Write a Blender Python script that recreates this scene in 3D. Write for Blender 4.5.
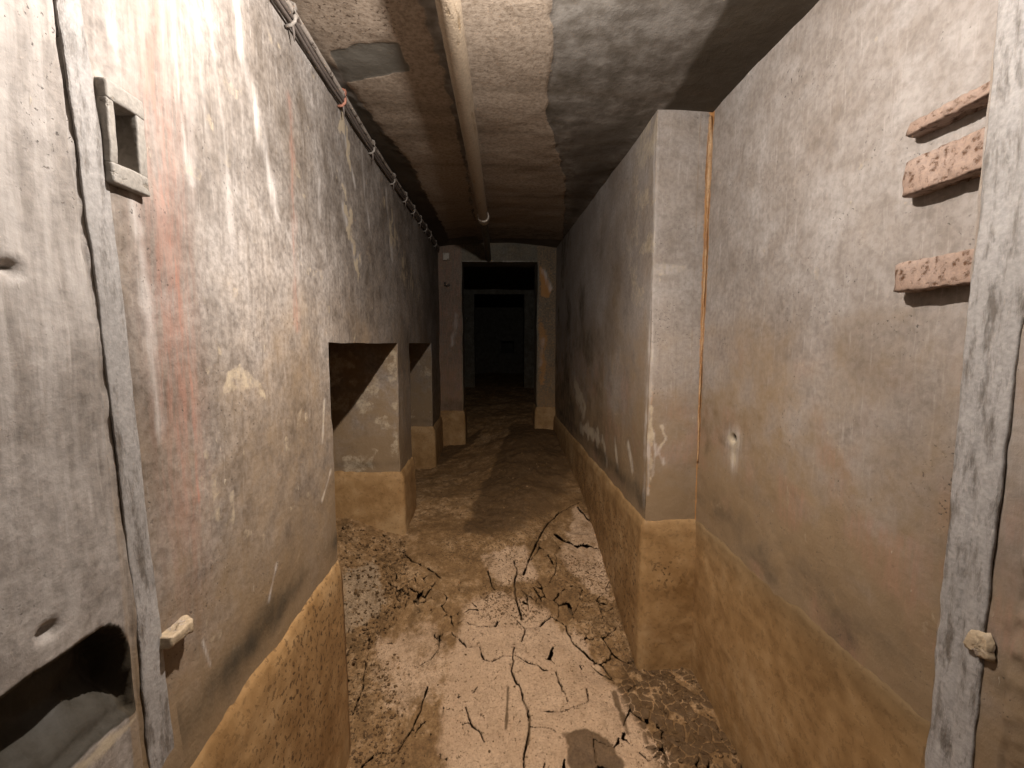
import bpy, math
import numpy as np
from mathutils import Matrix, Vector

for o in list(bpy.data.objects):
    bpy.data.objects.remove(o)
scene = bpy.context.scene
EYE = 1.65                       # camera height above the floor datum
F = 440.0                        # focal length in pixels of the 1024 x 768 frame

# ------------------------------------------------------------------ camera
TH, PSI = math.radians(5.3236), math.radians(2.4609)
FWD = np.array([math.sin(PSI)*math.cos(TH), math.cos(PSI)*math.cos(TH), -math.sin(TH)])
RGT = np.array([math.cos(PSI), -math.sin(PSI), 0.0])
UPV = np.cross(RGT, FWD)
cam = bpy.data.cameras.new('camera')
cam.sensor_width = 36.0
cam.lens = 36.0*F/1024.0
cam.clip_start = 0.02
camo = bpy.data.objects.new('camera', cam)
M = Matrix.Identity(4)
for i in range(3):
    M[i][0], M[i][1], M[i][2] = RGT[i], UPV[i], -FWD[i]
M[2][3] = EYE
camo.matrix_world = M
scene.collection.objects.link(camo)
scene.camera = camo

# ------------------------------------------------------------------ world, light, exposure
w = bpy.data.worlds.new('underground_dark')
scene.world = w
w.use_nodes = True
w.node_tree.nodes['Background'].inputs[0].default_value = (0.02, 0.022, 0.025, 1)
w.node_tree.nodes['Background'].inputs[1].default_value = 0.02
vs = scene.view_settings
vs.view_transform = 'Standard'
vs.look = 'None'
vs.gamma = 1.0
vs.use_curve_mapping = False
vs.exposure = 0.12
TORCH = (-0.01, 0.84, 0.82 + EYE)     # lamp held up under the ceiling, just above the frame
sp = bpy.data.lights.new('torch_beam', 'SPOT')
sp.energy = 135
sp.color = (1.0, 0.88, 0.78)
sp.spot_size = math.radians(104)
sp.spot_blend = 1.0
sp.shadow_soft_size = 0.02
spo = bpy.data.objects.new('torch_beam', sp)
spo.location = TORCH
spo.rotation_euler = Vector((0.0, 1.25, -2.1)).to_track_quat('-Z', 'Y').to_euler()
scene.collection.objects.link(spo)
pl = bpy.data.lights.new('torch_spill', 'POINT')
pl.energy = 72
pl.color = (1.0, 0.935, 0.88)
pl.shadow_soft_size = 0.009
plo = bpy.data.objects.new('torch_spill', pl)
plo.location = TORCH
scene.collection.objects.link(plo)

# ------------------------------------------------------------------ photo pixel -> direction -> surface
def ray(u, v):
    return FWD + RGT*(u-512)/F + UPV*(384-v)/F
def onx(u, v, x):
    d = ray(u, v); return d*x/d[0]
def ony(u, v, y):
    d = ray(u, v); return d*y/d[1]
def onz(u, v, z):
    d = ray(u, v); return d*z/d[2]

# ------------------------------------------------------------------ numpy noise and masks
def _hash(ix, iy, iz, seed):
    h = (ix.astype(np.int64)*374761393 + iy.astype(np.int64)*668265263 + iz.astype(np.int64)*2147483647 + seed*974711) & 0xffffffff
    h = ((h ^ (h >> 13))*1274126177) & 0xffffffff
    h = ((h ^ (h >> 16))*2246822519) & 0xffffffff
    return ((h ^ (h >> 15)) & 0xffffff)/float(0xffffff)
def vnoise(P, fr, seed=0):
    Q = np.asarray(P)*fr
    I = np.floor(Q).astype(np.int64)
    T = Q - I
    T = T*T*T*(T*(T*6-15)+10)
    x, y, z = I[..., 0], I[..., 1], I[..., 2]
    tx, ty, tz = T[..., 0], T[..., 1], T[..., 2]
    r = 0
    for a in (0, 1):
        for b in (0, 1):
            for c in (0, 1):
                r = r + _hash(x+a, y+b, z+c, seed)*(tx if a else 1-tx)*(ty if b else 1-ty)*(tz if c else 1-tz)
    return r
def fbm(P, fr, seed=0, oc=3):
    s, a, t = 0, 1.0, 0
    for k in range(oc):
        s = s + a*vnoise(P, fr*(2.03**k), seed+k*17)
        t += a; a *= .5
    return s/t
def vec3(a, b, c=0.0):
    return np.stack(np.broadcast_arrays(a, b, np.asarray(c, float)), -1)
def sstep(a, b, x):
    t = np.clip((x-a)/(b-a), 0, 1)
    return t*t*(3-2*t)
def segdist(A, B, pts, closed=False):
    pts = [tuple(p) for p in pts]
    if closed: pts = pts + pts[:1]
    d = np.full(A.shape, 1e9)
    for (x0, y0), (x1, y1) in zip(pts[:-1], pts[1:]):
        dx, dy = x1-x0, y1-y0
        t = np.clip(((A-x0)*dx+(B-y0)*dy)/(dx*dx+dy*dy+1e-12), 0, 1)
        d = np.minimum(d, np.hypot(A-x0-t*dx, B-y0-t*dy))
    return d
def inside(A, B, pts):
    r = np.zeros(A.shape, bool)
    n = len(pts)
    for i in range(n):
        x0, y0 = pts[i]; x1, y1 = pts[(i+1) % n]
        if y0 == y1: continue
        c = ((y0 > B) != (y1 > B)) & (A < (x1-x0)*(B-y0)/(y1-y0)+x0)
        r ^= c
    return r
def poly(A, B, pts, soft=.02, wob=0.0, fr=18, seed=1):
    """soft mask of a polygon, its outline roughened by noise"""
    d = segdist(A, B, pts, True)
    d = np.where(inside(A, B, pts), d, -d)
    if wob:
        d = d + (fbm(vec3(A, B, 3.3), fr, seed)-.5)*2*wob
    return sstep(-soft, soft, d)
def stroke(A, B, pts, wd, wob=.3, seed=5, fr=14, hard=False):
    lo = np.min(pts, 0)-3*wd; hi = np.max(pts, 0)+3*wd
    r = np.zeros(A.shape)
    m = (A > lo[0]) & (A < hi[0]) & (B > lo[1]) & (B < hi[1])
    if m.any():
        a, b = A[m], B[m]
        d = segdist(a, b, pts)
        d = d + (fbm(vec3(a, b, 1.7), fr, seed)-.5)*2*wob*wd
        r[m] = 1-sstep((.35 if hard else -.2)*wd, wd, d)
    return r
def cells(A, B, fr, seed, warp=.25):
    """Voronoi: distance to the nearest cell border (in cell units) and a random value per cell"""
    X = A*fr + (vnoise(vec3(A, B), fr*.9, seed+3)-.5)*warp*2
    Y = B*fr + (vnoise(vec3(A, B), fr*.9, seed+4)-.5)*warp*2
    ix, iy = np.floor(X).astype(np.int64), np.floor(Y).astype(np.int64)
    f1 = np.full(A.shape, 9.); f2 = np.full(A.shape, 9.); cid = np.zeros(A.shape)
    z = np.zeros_like(ix)
    for a in (-1, 0, 1):
        for b in (-1, 0, 1):
            cx = ix+a + _hash(ix+a, iy+b, z, seed)
            cy = iy+b + _hash(ix+a, iy+b, z, seed+1)
            d = np.hypot(X-cx, Y-cy)
            near = d < f1
            f2 = np.where(near, f1, np.minimum(f2, d))
            cid = np.where(near, _hash(ix+a, iy+b, z, seed+2), cid)
            f1 = np.where(near, d, f1)
    return f2-f1, cid

# ------------------------------------------------------------------ mesh building
col = scene.collection
class Surf:
    """collects grids of vertices; build() links them as one mesh object"""
    def __init__(s): s.V = []; s.Q = []; s.n = 0
    def grid(s, P, flip=False):
        a, b = P.shape[:2]
        I = np.arange(a*b).reshape(a, b) + s.n
        q = np.stack([I[:-1, :-1], I[1:, :-1], I[1:, 1:], I[:-1, 1:]], -1).reshape(-1, 4)
        if flip: q = q[:, ::-1]
        s.V.append(P.reshape(-1, 3)); s.Q.append(q); s.n += a*b
    def fx(s, x, ys, zs, sign=1):           # plane x = const, facing sign*x
        Y, Z = np.meshgrid(ys, zs, indexing='ij')
        s.grid(vec3(np.full(Y.shape, x), Y, Z), sign < 0)
    def fy(s, y, xs, zs, sign=-1):
        X, Z = np.meshgrid(xs, zs, indexing='ij')
        s.grid(vec3(X, np.full(X.shape, y), Z), sign > 0)
    def fz(s, z, xs, ys, sign=1):
        X, Y = np.meshgrid(xs, ys, indexing='ij')
        s.grid(vec3(X, Y, np.full(X.shape, z)), sign < 0)
    def build(s, name, mat, attrs=None, disp=None, parent=None, smooth=True, origin=(0, 0, 0)):
        P = np.concatenate(s.V); Q = np.concatenate(s.Q)
        at = attrs(P) if attrs else {}
        if disp: P = disp(P)
        return mesh_obj(name, P, Q, mat, at, parent, smooth, origin)
def mesh_obj(name, P, Q, mat, at={}, parent=None, smooth=True, origin=(0, 0, 0)):
    me = bpy.data.meshes.new(name)
    P = np.asarray(P, float) - np.asarray(origin, float)
    me.vertices.add(len(P)); me.vertices.foreach_set('co', P.astype(np.float32).ravel())
    Q = np.asarray(Q); k = Q.shape[1]
    me.loops.add(Q.size); me.loops.foreach_set('vertex_index', Q.astype(np.int32).ravel())
    me.polygons.add(len(Q)); me.polygons.foreach_set('loop_start', np.arange(0, Q.size, k, dtype=np.int32))
    me.update(calc_edges=True)
    me.polygons.foreach_set('use_smooth', np.full(len(Q), smooth))
    for kx, v in at.items():
        a = me.attributes.new(kx, 'FLOAT', 'POINT')
        a.data.foreach_set('value', np.clip(v, 0, 2).astype(np.float32))
    me.materials.append(mat)
    o = bpy.data.objects.new(name, me)
    col.objects.link(o)
    if parent is not None:
        o.parent = parent
        o.location = Vector(origin) - Vector(parent.get('_org', (0, 0, 0)))
    else:
        o.location = (origin[0], origin[1], origin[2]+EYE)
    return o
def thing(name, label, cat, loc, group=None):
    o = bpy.data.objects.new(name, None)
    o.empty_display_size = .05
    o.location = (loc[0], loc[1], loc[2]+EYE)
    o['_org'] = tuple(float(c) for c in loc)
    col.objects.link(o)
    return tag(o, label, cat, group)
def tag(o, label, cat, group=None):
    o['label'] = label; o['category'] = cat
    if group: o['group'] = group
    return o
def struct(o, label, cat):
    o['kind'] = 'structure'; o['label'] = label; o['category'] = cat
    return o
def graded(a, b, k=.0045, lo=.004, hi=.06):
    out = [a]
    while out[-1] < b:
        y = out[-1]
        d = min(hi, max(lo, k*y)) if y > .3 else .03
        out.append(y+d)
    out[-1] = b
    return np.array(out)
def lin(a, b, d):
    return np.linspace(a, b, max(2, int(round(abs(b-a)/d))+1))
def wobble(P, amp=.004, fine=.0012):
    """displacement that depends on the position alone, so panels stay joined at their edges"""
    D = np.stack([(vnoise(P, 5.0, 11+i)-.5)*2*amp + (vnoise(P, 22.0, 31+i)-.5)*2*fine for i in range(3)], -1)
    return P + D

# ------------------------------------------------------------------ materials
class NT:
    def __init__(s, name, rough=.8, spec=.3):
        s.m = bpy.data.materials.new(name); s.m.use_nodes = True
        s.t = s.m.node_tree; s.b = s.t.nodes['Principled BSDF']
        s.b.inputs['Roughness'].default_value = rough
        s.b.inputs['Specular IOR Level'].default_value = spec
        s.co = s.t.nodes.new('ShaderNodeTexCoord').outputs['Object']
    def n(s, kind): return s.t.nodes.new('ShaderNode'+kind)
    def put(s, sock, v):
        if isinstance(v, bpy.types.NodeSocket): s.t.links.new(v, sock)
        elif isinstance(v, (tuple, list)) and len(v) == 3 and sock.type == 'RGBA': sock.default_value = (*v, 1)
        else: sock.default_value = v
    def scaled(s, sc):
        m = s.n('Mapping'); s.t.links.new(s.co, m.inputs[0]); m.inputs['Scale'].default_value = sc
        return m.outputs[0]
    def noise(s, sc, det=4, ro=.55, stretch=None, dist=0):
        k = s.n('TexNoise'); k.inputs['Scale'].default_value = sc
        k.inputs['Detail'].default_value = det; k.inputs['Roughness'].default_value = ro
        k.inputs['Distortion'].default_value = dist
        s.t.links.new(s.scaled(stretch) if stretch else s.co, k.inputs['Vector'])
        return k.outputs['Fac']
    def voro(s, sc, feat='F1'):
        k = s.n('TexVoronoi'); k.feature = feat; k.inputs['Scale'].default_value = sc
        s.t.links.new(s.co, k.inputs['Vector'])
        return k.outputs['Distance']
    def attr(s, nm):
        k = s.n('Attribute'); k.attribute_name = nm; return k.outputs['Fac']
    def math(s, op, a, b=0.0, clamp=False):
        k = s.n('Math'); k.operation = op; k.use_clamp = clamp
        s.put(k.inputs[0], a); s.put(k.inputs[1], b); return k.outputs[0]
    def rng(s, v, a, b, c=0.0, d=1.0):
        k = s.n('MapRange'); k.interpolation_type = 'SMOOTHSTEP'
        s.put(k.inputs['Value'], v)
        for nm, q in zip(('From Min', 'From Max', 'To Min', 'To Max'), (a, b, c, d)): s.put(k.inputs[nm], q)
        return k.outputs[0]
    def mix(s, f, a, b, mode='MIX'):
        k = s.n('Mix'); k.data_type = 'RGBA'; k.blend_type = mode
        s.put(k.inputs[0], f); s.put(k.inputs[6], a); s.put(k.inputs[7], b); return k.outputs[2]
    def ramp(s, v, stops):
        k = s.n('ValToRGB'); e = k.color_ramp.elements
        while len(e) < len(stops): e.new(.5)
        for q, (p, c) in zip(e, stops): q.position = p; q.color = (*c, 1)
        s.t.links.new(v, k.inputs[0]); return k.outputs[0]
    def broken(s, a, nz, lo=.4, hi=.62, k=.7):
        """attribute mask broken up by a noise"""
        return s.rng(s.math('ADD', a, s.math('MULTIPLY', s.math('SUBTRACT', nz, .5), k)), lo, hi)
    def bump(s, h, st=.3, dist=.01, prev=None):
        k = s.n('Bump'); k.inputs['Strength'].default_value = st; k.inputs['Distance'].default_value = dist
        s.put(k.inputs['Height'], h)
        if prev: s.t.links.new(prev, k.inputs['Normal'])
        return k.outputs[0]
    def done(s, c, normal=None, rough=None):
        s.put(s.b.inputs['Base Color'], c)
        if normal: s.t.links.new(normal, s.b.inputs['Normal'])
        if rough is not None: s.put(s.b.inputs['Roughness'], rough)
        return s.m

MUD = (.205, .137, .072)
def concrete(name, c0, c1, c2, tan=MUD, streak=.45, grain=.64):
    k = NT(name, .72, .35)
    big = k.noise(2.3, 5, .6)
    fine = k.noise(55, 5, .65)
    med = k.noise(13, 5, .6)
    strk = k.noise(1.0, 4, .6, (34, 34, 1.5))
    strk2 = k.noise(1.0, 5, .65, (90, 90, 6))
    c = k.ramp(k.math('ADD', k.math('MULTIPLY', big, .6), k.math('MULTIPLY', med, .4)), [(.38, c0), (.5, c1), (.60, c2)])
    c = k.mix(k.rng(strk, .5, .72, 0, streak), c, c0)
    c = k.mix(k.rng(strk2, .55, .72, 0, .5), c, tuple(min(1, q*1.2) for q in c2))
    c = k.mix(k.rng(k.noise(1.0, 5, .7, (70, 70, 9)), .56, .7, 0, .35), c, c0)
    c = k.mix(1.0, c, k.ramp(fine, [(.36, (grain, grain-.02, grain-.04)), (.6, (1.10, 1.09, 1.08))]), 'MULTIPLY')
    tn = k.attr('tan')
    c = k.mix(k.rng(k.math('ADD', tn, k.math('MULTIPLY', k.math('SUBTRACT', med, .5), .9)), .1, .95, 0, .92), c, tan)
    vs1 = k.noise(1.0, 6, .72, (75, 75, 7)); iso = k.noise(38, 6, .7)
    c = k.mix(k.math('MULTIPLY', k.math('MULTIPLY', k.attr('rust'), k.rng(vs1, .36, .64, .15, 1)), .95), c, (.35, .175, .125))
    c = k.mix(k.math('MULTIPLY', k.broken(k.attr('orange'), fine, .3, .7), .9), c, (.40, .19, .055))
    c = k.mix(k.math('MULTIPLY', k.math('MULTIPLY', k.attr('white'), k.rng(k.noise(1.0, 5, .62, (38, 38, 4)), .36, .64, .3, 1)), .95), c, (.54, .50, .465))
    c = k.mix(k.math('MULTIPLY', k.broken(k.attr('pale'), iso, .38, 1.0, 1.6), .85), c, (.43, .355, .25))
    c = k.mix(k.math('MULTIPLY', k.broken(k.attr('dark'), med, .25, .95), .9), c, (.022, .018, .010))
    # chips, pits and flecks
    pit = k.rng(k.noise(120, 3, .55), .64, .69)
    pit = k.math('MULTIPLY', pit, k.rng(k.noise(5.5, 3), .5, .62))
    c = k.mix(k.math('MULTIPLY', pit, .75), c, (.05, .04, .035))
    fl = k.rng(k.noise(1.0, 3, .55, (45, 45, 17)), .70, .735)
    fl = k.math('MULTIPLY', fl, k.rng(k.noise(3.1, 3), .48, .6))
    c = k.mix(k.math('MULTIPLY', fl, .6), c, (.44, .38, .29))
    nb = k.bump(k.math('ADD', k.math('MULTIPLY', fine, 1.0), k.math('MULTIPLY', med, .6)), .4, .005)
    nb = k.bump(k.math('SUBTRACT', k.math('MULTIPLY', fl, .6), pit), .5, .004, nb)
    return k.done(c, nb, k.rng(med, .3, .7, .6, .85))
MAT_WALL_L = concrete('stained_concrete', (.135, .11, .088), (.222, .195, .172), (.325, .298, .275))
MAT_WALL_R = concrete('grey_concrete', (.205, .172, .145), (.262, .232, .208), (.315, .289, .268), streak=.25, grain=.84)
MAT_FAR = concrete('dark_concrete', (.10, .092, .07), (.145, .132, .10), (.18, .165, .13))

def ceiling_mat():
    k = NT('ceiling_concrete', .8, .25)
    big, med, fine = k.noise(3.2, 5, .6), k.noise(16, 5, .65), k.noise(70, 4, .65)
    c = k.ramp(k.math('ADD', k.math('MULTIPLY', big, .5), k.math('MULTIPLY', med, .5)), [(.38, (.085, .072, .055)), (.5, (.148, .13, .11)), (.60, (.235, .215, .19))])
    c = k.mix(k.math('MULTIPLY', k.broken(k.attr('tan'), med, .35, .6, .5), .95), c, k.ramp(fine, [(.35, (.22, .168, .122)), (.6, (.36, .29, .225))]))
    band = k.noise(1.0, 3, .5, (1.2, 9, 1))
    c = k.mix(k.rng(band, .5, .7, 0, .35), c, (.085, .06, .035))
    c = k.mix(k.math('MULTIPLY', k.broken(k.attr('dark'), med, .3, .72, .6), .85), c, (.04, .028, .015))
    c = k.mix(k.math('MULTIPLY', k.broken(k.attr('grey'), med, .25, .8, 1.0), .75), c, (.115, .105, .085))
    spk = k.math('MULTIPLY', k.rng(k.noise(95, 2, .5), .60, .66), k.attr('speck'))
    c = k.mix(k.math('MULTIPLY', spk, .8), c, (.07, .045, .03))
    nb = k.bump(k.math('ADD', med, k.math('MULTIPLY', fine, .5)), .4, .006)
    nb = k.bump(k.attr('tan'), .6, .004, nb)
    return k.done(c, nb)
MAT_CEIL = ceiling_mat()

def mud_mat():
    k = NT('cracked_mud', .75, .15)
    big, med, fine = k.noise(4, 6, .65), k.noise(24, 6, .72), k.noise(110, 4, .65)
    c = k.ramp(k.math('ADD', k.math('MULTIPLY', big, .45), k.math('MULTIPLY', med, .55)), [(.39, (.16, .092, .04)), (.5, (.235, .14, .063)), (.60, (.38, .25, .135))])
    c = k.mix(k.math('MULTIPLY', k.broken(k.attr('pale'), k.math('ADD', k.math('MULTIPLY', med, .45), k.math('MULTIPLY', k.noise(10, 6, .75), .55)), .15, .95, 2.6), .92), c, k.ramp(big, [(.35, (.45, .31, .195)), (.65, (.54, .385, .255))]))
    c = k.mix(k.math('MULTIPLY', k.broken(k.attr('ash'), med, .4, .9, 1.4), .5), c, (.38, .30, .21))
    c = k.mix(k.math('MULTIPLY', k.broken(k.attr('wet'), med, .25, .75, .9), .9), c, k.ramp(med, [(.35, (.07, .040, .018)), (.7, (.13, .080, .040))]))
    spk = k.math('MULTIPLY', k.rng(k.noise(75, 4, .65), .54, .60), k.rng(k.math('ADD', k.attr('grit'), k.math('MULTIPLY', big, .85)), .25, .8))
    c = k.mix(k.math('MULTIPLY', spk, .85), c, (.085, .05, .025))
    c = k.mix(k.rng(k.noise(42, 4, .62), .63, .67, 0, .75), c, (.10, .058, .028))
    c = k.mix(k.rng(k.noise(130, 3, .6), .60, .66, 0, .6), c, (.10, .058, .028))
    blot = k.rng(k.noise(9, 6, .78), .50, .60, 0, .62)
    c = k.mix(k.math('MULTIPLY', blot, k.math('SUBTRACT', 1.0, k.math('MULTIPLY', k.attr('pale'), .75))), c, (.12, .07, .03))
    c = k.mix(1.0, c, k.ramp(fine, [(.3, (.72, .71, .70)), (.65, (1.08, 1.07, 1.06))]), 'MULTIPLY')
    nb = k.bump(k.math('ADD', k.math('MULTIPLY', med, 1.0), k.math('MULTIPLY', fine, .4)), .5, .006)
    return k.done(c, nb, k.rng(k.attr('wet'), .2, .9, .82, .68))
MAT_MUD = mud_mat()

def crust_mat():
    k = NT('silt_coating', .7, .3)
    big, med, fine = k.noise(3, 5, .6), k.noise(15, 5, .6), k.noise(80, 4, .6)
    c = k.ramp(k.math('ADD', k.math('MULTIPLY', big, .6), k.math('MULTIPLY', med, .4)), [(.36, (.20, .108, .038)), (.5, (.30, .178, .074)), (.62, (.38, .245, .118))])
    c = k.mix(k.attr('olive'), c, (.15, .10, .05))
    spk = k.math('MULTIPLY', k.rng(k.noise(62, 3, .55), .57, .62), k.attr('grit'))
    c = k.mix(k.math('MULTIPLY', spk, .85), c, (.06, .03, .012))
    c = k.mix(k.math('MULTIPLY', k.broken(k.attr('pale'), med, .35, .7), .7), c, (.33, .225, .12))
    nb = k.bump(k.math('SUBTRACT', k.math('ADD', med, k.math('MULTIPLY', fine, .3)), k.math('MULTIPLY', spk, .8)), .3, .006)
    return k.done(c, nb)
MAT_CRUST = crust_mat()

def paint_mat(name, a, b, chip, lo=.56, hi=.62, met=0.0, sc=30, st=(1, 1, 1), rough=.6):
    k = NT(name, rough, .4)
    med, fine = k.noise(1.0, 5, .65, tuple(sc*q for q in st)), k.noise(120, 4, .6)
    c = k.mix(k.noise(6, 4), a, b)
    ch = k.rng(med, lo, hi)
    c = k.mix(ch, c, chip)
    c = k.mix(1.0, c, k.ramp(fine, [(.3, (.75, .74, .73)), (.65, (1.08, 1.07, 1.06))]), 'MULTIPLY')
    nb = k.bump(k.math('SUBTRACT', k.math('MULTIPLY', fine, .6), ch), .6, .003)
    k.b.inputs['Metallic'].default_value = met
    return k.done(c, nb)
MAT_FRAME = paint_mat('flaking_white_frame', (.22, .205, .19), (.41, .39, .375), (.13, .112, .095), .46, .72, sc=1.0, st=(48, 48, 11))
MAT_RUST = paint_mat('rusty_steel', (.22, .125, .075), (.42, .335, .285), (.085, .038, .016), .48, .66, sc=60)
MAT_KEEP = paint_mat('silty_steel', (.25, .225, .195), (.31, .29, .26), (.17, .145, .115), .58, .7, sc=28)
MAT_PIPE = paint_mat('cream_pipe', (.28, .217, .153), (.335, .27, .198), (.21, .15, .09), .58, .7, sc=1.0, st=(30, 6, 30))
MAT_PIPE_D = paint_mat('dark_pipe', (.10, .095, .08), (.14, .13, .11), (.06, .055, .05))  # darker tone for the far length of the pipe
MAT_COUP = paint_mat('coupling_metal', (.42, .38, .32), (.52, .48, .42), (.2, .16, .12))
MAT_CABLE = paint_mat('grey_conduit', (.26, .22, .185), (.36, .32, .28), (.10, .075, .06), .52, .62, sc=24)
MAT_CABLE_D = paint_mat('dark_cable', (.085, .07, .06), (.14, .115, .10), (.2, .14, .10), .6, .66)
MAT_CLIP = paint_mat('clip_metal', (.20, .175, .15), (.30, .27, .24), (.2, .12, .08), .55, .62, sc=60)
MAT_CLIP_R = paint_mat('rusty_clip', (.30, .10, .06), (.40, .20, .14), (.45, .40, .36), .55, .62, sc=60)
MAT_SEAM = paint_mat('orange_deposit', (.30, .16, .06), (.45, .31, .18), (.24, .115, .04), .45, .6, sc=1.0, st=(40, 40, 8))
MAT_TAN = paint_mat('silt_covered_lug', (.38, .29, .185), (.44, .355, .25), (.34, .28, .23), .58, .66)

# ------------------------------------------------------------------ main measures (z relative to the eye)
XL, XR, XP, XJ = -.60, .95, .71, .90          # left wall, recess wall, pier wall, right door jamb
YJ, YP, YF = .805, 1.965, 5.0                 # right jamb end, pier front, far wall
TIDE = -.825
O1, O2 = (1.642, 2.80), (3.19, 4.33)          # the two low openings in the left wall
XB = -1.25                                    # back of the thick left wall

def floor_base(x, y):
    yy = [-.6, .6, 1.2, 1.45, 1.7, 2.0, 2.4, 2.8, 3.3, 4.2, 5.0, 6.0, 8.0, 12.]
    l = [-1.76, -1.76, -1.74, -1.70, -1.63, -1.50, -1.33, -1.22, -1.20, -1.24, -1.16, -.96, -.80, -.74]
    r = [-1.72, -1.72, -1.68, -1.61, -1.57, -1.545, -1.42, -1.30, -1.18, -1.06, -.985, -.90, -.80, -.74]
    t = sstep(-.45, .55, x)
    z = np.interp(y, yy, l)*(1-t) + np.interp(y, yy, r)*t
    # the bank of silt between the left channel and the right wall
    z = z + .05*np.exp(-((x-.18-.06*(y-3))/.22)**2)*sstep(2.2, 3.2, y)*(1-sstep(4.6, 5.2, y))
    # silt piled in the first opening
    z = z + .10*sstep(-.55, -.95, x)*sstep(1.7, 2.6, y)*(1-sstep(2.85, 3.0, y))
    return z
def onfloor(u, v):
    d = ray(u, v)
    ts = np.linspace(.3, 12, 3000)
    p = d[None]*ts[:, None]
    k = np.argmax(p[:, 2] < floor_base(p[:, 0], p[:, 1]))
    return p[k]
def fpx(*pts): return [tuple(onfloor(u, v)[:2]) for u, v in pts]
def lpx(*pts): return [(onx(u, v, XL)[1], onx(u, v, XL)[2]) for u, v in pts]
def rpx(*pts): return [(onx(u, v, XR)[1], onx(u, v, XR)[2]) for u, v in pts]
def ppx(*pts): return [(onx(u, v, XP)[1], onx(u, v, XP)[2]) for u, v in pts]
def cpx(*pts): return [tuple(onz(u, v, .99)[:2]) for u, v in pts]

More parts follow.
